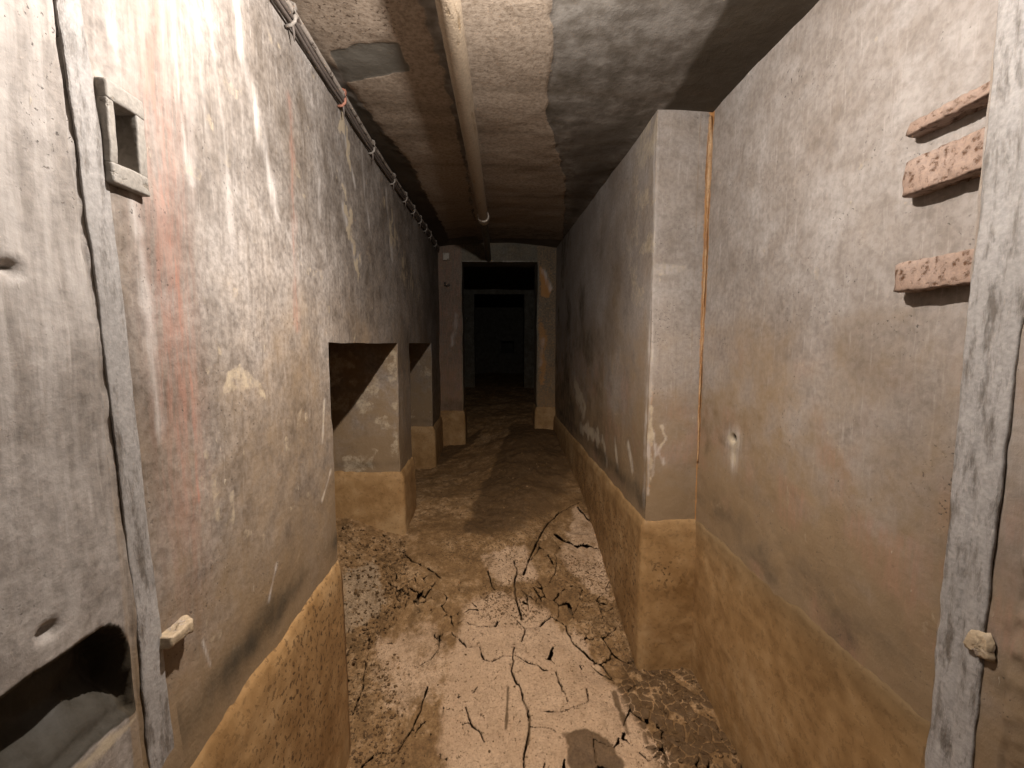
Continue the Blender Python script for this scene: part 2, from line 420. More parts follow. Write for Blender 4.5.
# ------------------------------------------------------------------ floor
def make_floor():
    ys = graded(-.6, 9.0, .0032, .0045, .05)
    ys = np.concatenate([np.arange(-.6, 1.15, .03), np.arange(1.15, 2.5, .0031), np.arange(2.5, 3.4, .0045), graded(3.4, 11.5, .0032, .0045, .05)])
    xs = np.concatenate([np.arange(-2.3, -1.2, .03), np.arange(-1.2, -.62, .012), np.arange(-.62, .96, .0033), np.array([.99, 1.1])])
    X, Y = np.meshgrid(xs, ys, indexing='ij')
    Z = floor_base(X, Y)
    P = vec3(X, Y)
    A, B = X, Y
    near = 1-sstep(2.9, 3.4, Y)
    Z = Z + (fbm(P, 3.0, 2)-.5)*.05 + (fbm(P, 11., 7)-.5)*.022
    # regions
    pale = poly(A, B, fpx((470, 600), (510, 590), (550, 610), (590, 650), (625, 690), (670, 768), (640, 830), (460, 830), (440, 768), (440, 690), (455, 640)), .05, .06, 9, 3)
    pale = np.maximum(pale, .8*poly(A, B, fpx((478, 555), (525, 545), (540, 580), (500, 590)), .03, .03))
    pale = np.maximum(pale, .7*poly(A, B, fpx((370, 640), (440, 620), (450, 700), (380, 720)), .05, .05))
    pale = np.maximum(pale, .75*poly(A, B, fpx((575, 505), (605, 530), (612, 600), (590, 590), (560, 560)), .03, .03))
    net = poly(A, B, fpx((632, 652), (692, 668), (745, 768), (760, 820), (690, 820), (655, 768), (618, 690)), .05, .06, 8, 9)
    wet = poly(A, B, fpx((512, 425), (562, 428), (563, 455), (540, 485), (522, 508), (490, 534), (462, 534), (486, 480)), .05, .06, 6, 4)
    wet = np.maximum(wet, .62*poly(A, B, fpx((515, 425), (570, 428), (580, 470), (560, 510), (510, 535), (470, 535), (488, 480)), .12, .09, 6, 4))
    wet = np.maximum(wet, .9*poly(A, B, fpx((562, 735), (600, 733), (628, 768), (630, 800), (575, 800)), .02, .03, 14, 8))
    wet = np.maximum(wet, .85*poly(A, B, fpx((430, 470), (436, 450), (480, 430), (475, 442), (450, 458)), .04, .06, 9, 14))
    wet = np.maximum(wet, .8*stroke(A, B, fpx((508, 690), (506, 730)), .016))
    wet = np.maximum(wet, .8*stroke(A, B, fpx((522, 700), (530, 720), (528, 748)), .014))
    wet = np.maximum(wet, .8*stroke(A, B, fpx((614, 695), (628, 735)), .028, .6))
    left = poly(A, B, fpx((345, 640), (400, 560), (480, 560), (480, 640), (445, 768), (430, 830), (345, 830)), .08, .05)
    grit = poly(A, B, fpx((478, 590), (535, 578), (545, 610), (520, 625), (480, 620)), .04, .05)
    grit = np.maximum(grit, poly(A, B, fpx((545, 555), (612, 560), (640, 660), (600, 650), (560, 600)), .05, .06, 9, 6))
    grit = np.maximum(grit, .6*poly(A, B, fpx((460, 520), (520, 500), (560, 520), (520, 570), (440, 560)), .06, .06))
    grit = np.maximum(grit, .9*poly(A, B, fpx((340, 660), (380, 650), (400, 768), (340, 830)), .06, .07, 9, 3))
    crum = poly(A, B, fpx((335, 520), (400, 535), (412, 570), (395, 620), (370, 660), (340, 700)), .05, .06, 9, 2)
    ash = poly(A, B, fpx((340, 570), (375, 560), (390, 600), (360, 630), (342, 640)), .05, .05)
    # plates of dried mud: Voronoi cracks that fade in and out, and crumbly small ones
    Aw = A + (fbm(P, 24, 311)-.5)*.03; Bw = B + (fbm(P, 24, 312)-.5)*.03
    e1, c1 = cells(Aw, Bw, 7.5, 5, .35)
    fade = sstep(.5, .66, fbm(P, 3.4, 40))*near*(1-.35*pale)
    crk = (1-sstep(.015, .065, e1))*fade
    e2, c2 = cells(A, B, 34., 9, .3)
    Z = Z + crum*((c2-.5)*.012 - .013*(1-sstep(.05, .22, e2)))
    e3, c3 = cells(A, B, 24., 13, .35)
    nt = net*sstep(.05, .13, e3)*(c3 > .14)
    Z = Z + nt*.007 + net*(c3-.5)*.006
    e4, c4 = cells(Aw, Bw, 15., 23, .4)
    crk = np.maximum(crk, .95*(1-sstep(.03, .095, e4))*sstep(.50, .62, fbm(P, 5.2, 52))*near*(1-net)*left)
    wet = np.maximum(wet, nt)
    # traced cracks
    A0, B0 = A, B
    A = A0 + (fbm(P, 26, 301)-.5)*.015; B = B0 + (fbm(P, 26, 302)-.5)*.015
    T = [[(514, 648), (513, 662), (512, 676), (520, 690), (523, 700), (528, 712), (530, 730), (526, 745), (524, 766)],
         [(552, 616), (566, 625), (571, 640), (580, 650), (590, 658), (604, 664), (612, 676)],
         [(552, 616), (540, 626), (525, 629), (516, 620)], [(525, 629), (521, 642)],
         [(470, 624), (480, 628), (495, 628), (498, 622)], [(452, 632), (462, 642), (466, 648), (480, 648), (483, 662), (492, 665), (505, 659), (513, 660)],
         [(516, 659), (530, 665), (545, 671), (556, 672), (562, 690), (567, 702)],
         [(540, 713), (560, 712), (575, 710), (588, 704), (586, 690)], [(532, 729), (545, 731), (556, 733)],
         [(440, 634), (438, 650), (430, 660), (421, 663)], [(466, 710), (472, 728), (485, 741)],
         [(488, 570), (491, 582), (494, 590)], [(514, 560), (517, 572), (514, 586), (518, 606), (522, 620)],
         [(523, 575), (530, 560), (540, 535), (548, 520), (560, 512), (579, 504)], [(577, 508), (590, 520), (603, 534)],
         [(556, 533), (563, 541), (575, 545), (586, 544)], [(586, 543), (595, 546), (607, 547)],
         [(580, 596), (594, 598), (607, 602)], [(534, 588), (542, 600)], [(548, 556), (553, 566)],
         [(362, 768), (376, 755), (398, 752), (412, 730), (420, 715)], [(420, 715), (424, 700), (427, 690)],
         [(388, 582), (398, 592), (410, 590), (425, 600), (430, 590)], [(402, 548), (412, 560), (430, 570), (441, 580)],
         [(366, 662), (362, 690), (352, 715)], [(640, 753), (648, 762), (655, 756)]]
    dep = np.zeros(A.shape)
    for i, t in enumerate(T):
        pts = fpx(*t)
        wd = .0064 if i in (1, 0, 20, 21) else (.012 if i == 15 else .0058)
        wd *= max(1, pts[0][1]/2.0)**1.3
        dep = np.maximum(dep, (1.7 if i == 15 else 1.0)*stroke(A, B, pts, wd, .45, 50+i, 30, True))
    A, B = A0, B0
    Z = Z - .010*dep - .008*crk
    # the lifted lip beside the open crack
    lip = stroke(A, B, fpx((560, 530), (573, 538), (586, 537)), .03, .2)
    Z = Z + .016*lip*(1-dep)
    s = Surf(); s.grid(vec3(X, Y, Z))
    gap = (np.maximum.reduce([dep, crk*1.05, crum*1.2*(1-sstep(.04, .12, e2))*(c2 > .25)]) > .55).ravel()
    q = s.Q[0]; s.Q[0] = q[gap[q].sum(1) < 3]           # cracks are open down to the wet soil below
    at = dict(pale=pale.ravel(), wet=wet.ravel(), grit=grit.ravel(), ash=ash.ravel())
    o = s.build('floor', MAT_MUD, lambda P: at)
    sub = Surf()
    xs2, ys2 = lin(-2.3, 1.1, .04), np.concatenate([lin(-.6, 5.5, .04)])
    X2, Y2 = np.meshgrid(xs2, ys2, indexing='ij')
    sub.grid(vec3(X2, Y2, floor_base(X2, Y2)-.085))
    zz = 0*X2.ravel()
    sub.build('wet_subsoil', MAT_MUD, lambda P: dict(pale=zz, wet=zz+1, grit=zz, ash=zz), None, o)['label'] = 'dark wet soil down in the cracks'
    struct(o, 'dried brown mud floor, cracked pale in the middle and dark wet further back', 'floor')
    return o, (X[:, 0], Y[0], Z)
FLOOR, FGRID = make_floor()
def floor_z(x, y):
    i = int(np.clip(np.searchsorted(FGRID[0], x), 0, len(FGRID[0])-1)); j = int(np.clip(np.searchsorted(FGRID[1], y), 0, len(FGRID[1])-1))
    return FGRID[2][i, j]

# ------------------------------------------------------------------ ceiling
def ceil_z(x, y):
    b = np.interp(y, [-1, 2.2, 5.0, 12], [.99, .995, 1.055, 1.06])
    arch = .05*sstep(2.6, 4.8, y)*(1-np.clip((x-.06)/.66, -1, 1)**2)
    step = .0*sstep(XP-.005, XP+.03, x)*(1-sstep(YP+.02, YP+.05, y))      # shallow recess over the bay
    return b + arch + step - .015*sstep(XP, XP+.1, x)*0
def make_ceiling():
    ys = np.concatenate([np.arange(-.6, 1.2, .04), graded(1.2, 5.4, .005, .006, .03)])
    xs = np.concatenate([lin(-.75, .64, .008), lin(.65, .78, .006), lin(.79, 1.1, .012)])
    X, Y = np.meshgrid(xs, ys, indexing='ij')
    P0 = vec3(X, Y)
    Z = ceil_z(X, Y) + (fbm(P0, 4, 3)-.5)*.012
    tan = poly(X, Y, cpx((425, -40), (556, -40), (553, 0), (551, 60), (547, 112), (556, 145), (565, 180), (563, 246), (478, 250), (462, 120)), .012, .02, 12, 3)
    tan = np.maximum(tan, poly(X, Y, cpx((255, -60), (400, -60), (420, 0), (455, 120), (478, 246), (450, 246), (405, 160), (345, 82), (300, 30)), .03, .03, 12, 6))
    Z = Z - .004*tan
    grey = poly(X, Y, cpx((330, 52), (360, 44), (398, 42), (410, 72), (345, 82)), .008, .008, 20, 4)
    dark = poly(X, Y, cpx((345, 95), (372, 118), (410, 165), (440, 225), (450, 250), (440, 252), (395, 190)), .03, .03)
    dark = np.maximum(dark, 1.0*poly(X, Y, cpx((745, -30), (880, -30), (720, 130), (650, 130), (672, 100)), .05, .03, 6, 9))  # darker strip over the bay, soft along its edge
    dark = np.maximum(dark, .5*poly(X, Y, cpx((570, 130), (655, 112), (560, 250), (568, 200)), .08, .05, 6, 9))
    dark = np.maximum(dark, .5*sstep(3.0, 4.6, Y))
    spk = poly(X, Y, cpx((270, -40), (395, -40), (400, 40), (330, 48), (310, 20)), .05, .05)
    spk = np.maximum(spk, .5*poly(X, Y, cpx((465, -40), (556, -40), (550, 90), (478, 90)), .05, .05))
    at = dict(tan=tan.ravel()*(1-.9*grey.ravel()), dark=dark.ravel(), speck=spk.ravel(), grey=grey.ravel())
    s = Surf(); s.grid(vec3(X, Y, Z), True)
    return struct(s.build('ceiling', MAT_CEIL, lambda P: at), 'stained concrete ceiling with tan patches and dark strips', 'ceiling')
CEIL = make_ceiling()

# ------------------------------------------------------------------ left wall with two low openings
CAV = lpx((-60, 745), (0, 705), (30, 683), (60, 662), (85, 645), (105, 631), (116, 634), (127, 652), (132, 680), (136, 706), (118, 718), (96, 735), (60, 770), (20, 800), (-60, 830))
HOLE = [(onx(u, v, XL)[1], onx(u, v, XL)[2]) for u, v in ((112, 98), (136, 118), (138, 176), (121, 166))]
KY0, KY1, KZ0, KZ1 = .732, .805, .248, .402        # keeper plate on the wall
def left_attrs(P):
    x, y, z = P.T
    A, B = y, z
    face = np.abs(x-XL) < 1e-4
    P2 = vec3(y, z)
    n1 = fbm(P2, 3.5, 71); n2 = fbm(P2*np.array([1, .2, 1]), 22, 72)
    tan = np.interp(z, [-1.5, -.83, -.45, 0, .35, .7], [1.0, 1.0, .55, .36, .2, .1]) + (n1-.5)*.45
    tan = tan*np.where(y < .70, .35, 1)
    rust = np.maximum.reduce([
        stroke(A, B, lpx((150, -20), (150, 60), (155, 130), (165, 200), (185, 330), (193, 400), (197, 500)), .016, .8),
        .75*stroke(A, B, lpx((135, -20), (160, 140), (175, 250), (180, 330)), .03, .8, 7),
        .55*stroke(A, B, lpx((290, 100), (292, 220), (296, 330)), .03, .6, 9),
        .5*stroke(A, B, lpx((140, 200), (152, 330), (165, 480)), .03, .7, 9)])
    rust = rust*(.55+.9*n2)
    white = np.maximum.reduce([
        .95*stroke(A, B, lpx((172, -20), (172, 40), (180, 110), (190, 180)), .014, .9, 3),
        .95*stroke(A, B, lpx((236, -20), (240, 50), (256, 120), (268, 165), (276, 215)), .035, .6, 4),
        .7*stroke(A, B, lpx((100, -20), (118, 60), (135, 200), (150, 330), (160, 440)), .02, .8, 5),
        .6*stroke(A, B, lpx((205, -10), (215, 60), (225, 160), (232, 260)), .02, .8, 6),
        .9*stroke(A, B, lpx((339, 112), (346, 140), (355, 185)), .022, .7, 7), .9*stroke(A, B, lpx((343, 205), (350, 235), (356, 262)), .03, .9, 8),
        .8*stroke(A, B, lpx((262, 140), (272, 182)), .007, .5), .8*stroke(A, B, lpx((360, 120), (364, 190), (372, 240)), .02, .8),
        .9*stroke(A, B, lpx((386, 190), (392, 260)), .03, .8), .7*stroke(A, B, lpx((318, 180), (320, 215)), .015, .8),
        stroke(A, B, lpx((205, 640), (212, 665)), .006, .8), stroke(A, B, lpx((275, 565), (268, 600)), .010, .8),
        .9*stroke(A, B, lpx((325, 400), (322, 440)), .012, .8), .9*stroke(A, B, lpx((330, 470), (322, 500)), .010, .8),
        .9*stroke(A, B, lpx((6, 285), (26, 282)), .012, .8), .7*stroke(A, B, lpx((30, 642), (50, 628)), .010, .8)])
    splash = np.maximum(poly(A, B, lpx((228, 372), (240, 364), (262, 384), (269, 402), (250, 390), (236, 392), (222, 396)), .006, .008, 40),
                        stroke(A, B, lpx((205, 362), (232, 392)), .005, .6))
    wide = np.exp(-((y-.88)/.22)**2)*sstep(0, .5, z)
    white = np.maximum(white, .36*wide)
    white = np.maximum(white, .45*(y < .72)*sstep(-1.0, .1, z)*(.5+n1))  # reveal whitened to make up for weak lamp light there
    rust = np.maximum(rust, .7*np.exp(-((y-.86)/.06)**2)*sstep(-.8, .1, z))
    sc = stroke(A, B, lpx((340, 112), (348, 150), (356, 188)), .06, 1.0, 7, 20) + stroke(A, B, lpx((345, 200), (352, 235), (358, 270)), .08, 1.0, 8, 20) + .7*stroke(A, B, lpx((385, 200), (400, 260), (420, 300)), .2, 1.0, 8, 12)
    sc = 1.5*sc*sstep(.44, .56, fbm(vec3(y, z*.35), 34, 77))
    pale = np.maximum.reduce([.68*splash, sc, 1.1*stroke(A, B, lpx((137, 716), (122, 729), (101, 745), (66, 780)), .018, .5), .9*stroke(A, B, lpx((325, 400), (322, 440)), .014, .9), .9*stroke(A, B, lpx((330, 470), (322, 500)), .012, .9),
        .8*stroke(A, B, lpx((262, 300), (266, 330)), .014, .9), .7*stroke(A, B, lpx((240, 440), (244, 455)), .008, .9), .55*sstep(.72, .80, fbm(P2, 17, 79))*(y > .9)])
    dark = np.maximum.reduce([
        1.7*sstep(-.012, -.003, np.where(inside(A, B, CAV), 0, -segdist(A, B, CAV, True))),  # dark wet cavity interior, with the shade inside also put into the colour
        .6*np.exp(-((z-TIDE-.09)/.08)**2)*(y < 1.7)*(y > .8)*(.3+1.2*n1),
        .8*stroke(A, B, lpx((2, 272), (16, 270)), .006), .8*stroke(A, B, lpx((38, 640), (52, 630)), .006),
        .5*stroke(A, B, lpx((140, 250), (146, 300)), .006, .9), .45*stroke(A, B, lpx((195, 50), (200, 130)), .006, .9),
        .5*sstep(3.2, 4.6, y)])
    dark = np.where(face, dark, .55*np.exp(-((z-TIDE-.05)/.045)**2)*(.3+1.2*fbm(P, 6, 19)))
    tan = np.where(face, tan, np.interp(z, [-1.0, -.6, 0], [1., .85, .6]) + (fbm(P, 9, 5)-.5)*.6)
    white = np.where(face, white, 0)
    pale = np.where(face, pale, .68*sstep(.46, .74, fbm(P, 10, 15)))
    rust = np.where(face, rust, 0)
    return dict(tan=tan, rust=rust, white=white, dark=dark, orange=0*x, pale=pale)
def left_disp(P):
    x, y, z = P.T
    Q = wobble(P)
    face = np.abs(x-XL) < 1e-4
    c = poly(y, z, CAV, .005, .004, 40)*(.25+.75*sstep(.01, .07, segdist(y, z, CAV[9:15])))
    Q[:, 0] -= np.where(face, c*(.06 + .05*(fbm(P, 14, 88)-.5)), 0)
    g = stroke(y, z, lpx((52, -20), (70, 120), (88, 256), (104, 400), (118, 512), (133, 640), (150, 790)), .006, .4, 3, 30)
    Q[:, 0] -= np.where(face, .006*g, 0)
    h = ((y > KY0+.014) & (y < KY1-.016) & (z > KZ0+.03) & (z < KZ1-.028) & face)
    Q[:, 0] -= np.where(h, .13, 0)
    for px in ((9, 270), (45, 634)):
        (a, b), = lpx(px)
        Q[:, 0] -= np.where(face, .02*np.exp(-(((y-a)/.012)**2+((z-b)/.008)**2)), 0)
    return Q
def make_left():
    s = Surf()
    zt = 1.2
    ya = np.concatenate([np.arange(-.6, .40, .03), np.arange(.40, .82, .0035), graded(.82, O1[0], .0048, .004)])
    s.fx(XL, ya, lin(-1.95, zt, .0068), 1)
    yb = graded(O1[0], YF+.05, .005, .006)
    s.fx(XL, yb, lin(0, zt, .009), 1)
    for a, b in ((O1[1], O2[0]), (O2[1], YF+.05)):
        s.fx(XL, lin(a, b, .012), lin(-1.5, 0, .012), 1)
    for y, sg, d in ((O1[0], 1, .02), (O1[1], -1, .008), (O2[0], 1, .02), (O2[1], -1, .012)):
        s.fy(y, lin(XB, XL, d), lin(-1.75, 0, d), sg)
    for a, b in (O1, O2):
        s.fz(0, lin(XB, XL, .02), lin(a, b, .02), -1)
    s.fx(XB, lin(O1[0]-.7, YF, .1), lin(0, zt, .1), -1)
    for a, b in ((O1[0]-.7, O1[0]), (O1[1], O2[0]), (O2[1], YF)):
        s.fx(XB, lin(a, b, .1), lin(-1.75, 0, .1), -1)
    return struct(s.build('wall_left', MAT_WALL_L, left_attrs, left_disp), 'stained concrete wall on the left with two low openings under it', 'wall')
WL = make_left()

# side chamber behind the openings
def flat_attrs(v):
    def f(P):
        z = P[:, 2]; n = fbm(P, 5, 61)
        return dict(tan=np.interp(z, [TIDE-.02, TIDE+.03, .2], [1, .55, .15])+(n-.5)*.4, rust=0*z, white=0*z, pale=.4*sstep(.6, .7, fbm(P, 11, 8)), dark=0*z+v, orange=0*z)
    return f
s = Surf()
s.fx(-2.25, lin(.9, YF, .1), lin(-1.8, 1.2, .1), 1)
s.fy(.92, lin(-2.25, XB, .1), lin(-1.8, 1.2, .1), 1)
s.fy(YF, lin(-2.25, XB, .1), lin(-1.8, 1.2, .1), -1)
s.fz(1.1, lin(-2.3, XB, .1), lin(.9, YF, .1), -1)
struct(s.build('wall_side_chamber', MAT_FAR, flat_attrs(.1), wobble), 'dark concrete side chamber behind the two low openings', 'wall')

# ------------------------------------------------------------------ right wall: door jamb, bay, pier and long wall
def right_attrs(P):
    x, y, z = P.T
    bay = np.abs(x-XR) < 1e-4
    pw = np.abs(x-XP) < 1e-4
    pf = np.abs(y-YP) < 1e-4
    jb = np.abs(x-XJ) < 1e-4
    P2 = vec3(y, z, x*.5)
    n1 = fbm(P2, 3.1, 171); n2 = fbm(P2, 12, 172)
    tan = np.interp(z, [-1.5, -.8, -.5, -.2, .15, .6], [1.1, 1.05, .66, .36, .15, .05]) + (n1-.5)*.55 + (n2-.5)*.3
    tan = tan + .12*sstep(.02, -.02, z - .075 - .03*(n1-.5))*bay + .18*pw
    zh = onx(733, 440, XR)
    halo = np.exp(-(((y-zh[1])/.055)**2+((z-zh[2])/.045)**2))*bay
    halo = np.maximum(halo, .9*np.exp(-(((y-zh[1]+.01)/.03)**2+((z-zh[2]+.06)/.06)**2))*bay)
    white = np.maximum.reduce([1.0*halo,
        pw*.95*stroke(y, z, ppx((575, 385), (580, 400), (583, 412)), .09, .8), pw*stroke(y, z, ppx((580, 425), (590, 432), (600, 440)), .06, 1.0, 2),
        pw*.9*stroke(y, z, ppx((603, 440), (607, 465)), .03, .8), pw*.9*stroke(y, z, ppx((615, 440), (618, 470)), .03, .8),
        pw*.85*stroke(y, z, ppx((628, 445), (632, 470)), .03, .8),
        pw*.7*stroke(y, z, ppx((655, 130), (653, 250), (649, 340), (645, 470), (644, 505)), .02, .9),
        pf*.6*stroke(x, z, [(XP, .9), (XP+.004, .2), (XP+.01, -.7)], .014, .9),
        pf*.45*poly(x, z, [(XP, .30), (XP+.13, .31), (XP+.13, .345), (XP, .35)], .008, .006),
        pf*.7*stroke(x, z, [(.78, -.38), (.80, -.44), (.76, -.5), (.79, -.56)], .012, .9, 4, 60), pf*.6*stroke(x, z, [(.74, -.4), (.75, -.5), (.735, -.62)], .012, .9, 4, 60)])
    orange = np.maximum.reduce([
        (bay*np.exp(-((y-YP)/.022)**2) + pf*np.exp(-((x-XR)/.02)**2))*np.interp(z, [-.6, -.2, .3, .97], [.35, .5, .85, .8]),
        pf*.4*poly(x, z, [(XP, -.15), (XP+.03, -.2), (XP+.03, -.7), (XP, -.7)], .02, .015)])
    dark = np.maximum.reduce([
        .42*np.exp(-((z-TIDE-.12)/.16)**2)*(.3+1.2*n1)*bay, .62*np.exp(-((z-TIDE-.09)/.09)**2)*(.4+n1)*pw,
        1.3*np.exp(-(((y-zh[1])/.016)**2+((z-zh[2]-.008)/.014)**2))*bay,
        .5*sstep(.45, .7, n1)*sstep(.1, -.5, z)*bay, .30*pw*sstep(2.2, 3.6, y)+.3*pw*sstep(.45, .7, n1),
        .25*pw*sstep(.2, -.6, z), .45*jb*sstep(.45, .6, n2)*sstep(.2, -.2, z)])
    tan = np.maximum(tan, jb*(.45+.7*(n2-.5)))
    fl = sstep(.48, .62, fbm(P2, 9, 44))
    pale = np.maximum.reduce([1.1*halo, pw*1.3*stroke(y, z, ppx((575, 385), (580, 400), (583, 412)), .14, .8), pw*1.4*stroke(y, z, ppx((580, 425), (590, 432), (600, 440)), .09, 1.0, 2),
        pw*stroke(y, z, ppx((603, 440), (607, 465)), .045, .8), pw*stroke(y, z, ppx((615, 440), (618, 470)), .045, .8), pw*.8*stroke(y, z, ppx((628, 445), (632, 475)), .04, .8),
        pw*.7*fl*sstep(-.1, .3, z)*sstep(2.8, 2.0, y), pf*.85*stroke(x, z, [(.725, -.3), (.73, -.5), (.725, -.7)], .022, .9, 3), pf*.7*stroke(x, z, [(.775, -.38), (.80, -.44), (.76, -.5), (.79, -.56)], .014, .9, 4, 40),
        pf*.5*poly(x, z, [(XP, .29), (XP+.15, .31), (XP+.15, .345), (XP, .36)], .012, .01), pf*.5*stroke(x, z, [(XP, .9), (XP+.004, .2), (XP+.01, -.7)], .02, .9), .45*sstep(.74, .8, fbm(P2, 15, 45))*bay])
    return dict(tan=tan, rust=.3*sstep(.5, .75, fbm(P2, 6, 33))*sstep(.1, -.3, z), white=white, dark=dark, orange=orange, pale=pale)
def right_disp(P):
    x, y, z = P.T
    Q = wobble(P)
    zh = onx(733, 440, XR)
    bay = np.abs(x-XR) < 1e-4
    r2 = ((y-zh[1])/.014)**2+((z-zh[2]-.006)/.013)**2
    Q[:, 0] += np.where(bay, .03*np.exp(-r2), 0)
    jb = (np.abs(x-XJ) < 1e-4)
    Q[:, 0] += np.where(jb & (y < .68), (fbm(P, 16, 91)-.5)*.03, 0)
    return Q
def make_right():
    s = Surf(); zt = 1.2; zz = lin(-1.95, zt, .0075)
    s.fx(XJ, np.concatenate([np.arange(-.6, .40, .03), lin(.41, YJ, .004)]), zz, -1)
    s.fy(YJ, lin(XJ, XR, .01), zz, 1)
    s.fx(XR, np.concatenate([lin(YJ, 1.93, .0055), lin(1.934, YP, .004)]), zz, -1)
    s.fy(YP, lin(XP, XR, .005), zz, -1)
    s.fx(XP, graded(YP, YF+.05, .005, .006), lin(-1.6, zt, .010), -1)
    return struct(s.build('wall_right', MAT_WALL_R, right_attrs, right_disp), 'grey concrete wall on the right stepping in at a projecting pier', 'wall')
WR = make_right()

# ------------------------------------------------------------------ far wall with the dark doorway, rooms beyond
DX0, DX1, DZ = -.342, .499, .897
def far_attrs(P):
    x, y, z = P.T
    n = fbm(P, 6, 201)
    fr = y < YF+.01
    tan = np.interp(z, [-1, TIDE, -.4, .4], [1, .9, .45, .2]) + (n-.5)*.5
    A, B = x, z
    q = lambda *pts: [(ony(u, v, YF)[0], ony(u, v, YF)[2]) for u, v in pts]
    orange = fr*np.maximum.reduce([.8*poly(A, B, q((538, 262), (543, 268), (552, 290), (548, 298), (541, 296)), .02, .015), .6*poly(A, B, q((538, 310), (548, 330), (546, 385), (539, 390)), .04, .04), .4*(x > DX1)])
    white = fr*np.maximum.reduce([.8*poly(A, B, q((540, 268), (544, 268), (552, 288), (550, 292)), .015, .02), .6*stroke(A, B, q((456, 315), (454, 335), (452, 345)), .03, .9), .5*stroke(A, B, q((543, 340), (541, 365)), .03, .9), .8*stroke(A, B, q((463, 262), (537, 262)), .012, .5)*(n > .42)])
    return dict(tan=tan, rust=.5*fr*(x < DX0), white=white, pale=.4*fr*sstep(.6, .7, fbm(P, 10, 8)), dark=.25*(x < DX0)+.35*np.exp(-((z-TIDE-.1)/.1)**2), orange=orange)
def frame_wall(s, y0, y1, x0, x1, z1, xa, xb, za, zb, d):
    for y, sg in ((y0, -1), (y1, 1)):
        s.fy(y, lin(xa, x0, d), lin(za, z1, d), sg); s.fy(y, lin(x1, xb, d), lin(za, z1, d), sg)
        s.fy(y, lin(xa, xb, d), lin(z1, zb, d), sg)
    s.fx(x0, lin(y0, y1, d), lin(za, z1, d), 1); s.fx(x1, lin(y0, y1, d), lin(za, z1, d), -1)
    s.fz(z1, lin(x0, x1, d), lin(y0, y1, d), -1)
s = Surf()
frame_wall(s, YF, YF+.32, DX0, DX1, DZ, -.8, .9, -1.45, 1.22, .016)
struct(s.build('wall_far', MAT_FAR, far_attrs, lambda P: wobble(P, .006, .002)), 'dim end wall with a tall black doorway and arched top', 'wall')
s = Surf()
s.fx(-.75, lin(YF+.3, 8.0, .1), lin(-1.3, 1.15, .1), 1); s.fx(.95, lin(YF+.3, 8.0, .1), lin(-1.3, 1.15, .1), -1)
s.fz(1.02, lin(-.8, 1.0, .1), lin(YF+.3, 8.0, .1), -1)
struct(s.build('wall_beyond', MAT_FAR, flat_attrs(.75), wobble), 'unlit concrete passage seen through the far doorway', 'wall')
s = Surf()
frame_wall(s, 7.9, 8.15, -.33, .56, .86, -.8, 1.0, -1.2, 1.15, .05)
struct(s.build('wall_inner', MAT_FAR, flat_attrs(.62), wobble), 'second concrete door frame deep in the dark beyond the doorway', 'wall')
s = Surf()
s.fx(-.9, lin(8.1, 11.2, .2), lin(-1.2, 1.15, .2), 1); s.fx(1.1, lin(8.1, 11.2, .2), lin(-1.2, 1.15, .2), -1)
s.fz(1.0, lin(-.95, 1.15, .2), lin(8.1, 11.2, .2), -1)
frame_wall(s, 11.0, 11.3, .2, .52, .05, -.95, 1.15, -1.2, 1.15, .1)
s.fy(11.0, lin(.2, .52, .1), lin(-1.2, -.25, .1), -1)
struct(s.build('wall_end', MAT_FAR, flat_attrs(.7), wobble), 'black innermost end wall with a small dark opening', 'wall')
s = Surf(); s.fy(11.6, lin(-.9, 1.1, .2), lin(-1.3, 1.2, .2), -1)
struct(s.build('wall_closing', MAT_FAR, flat_attrs(.9)), 'black wall behind the small opening at the very end', 'wall')

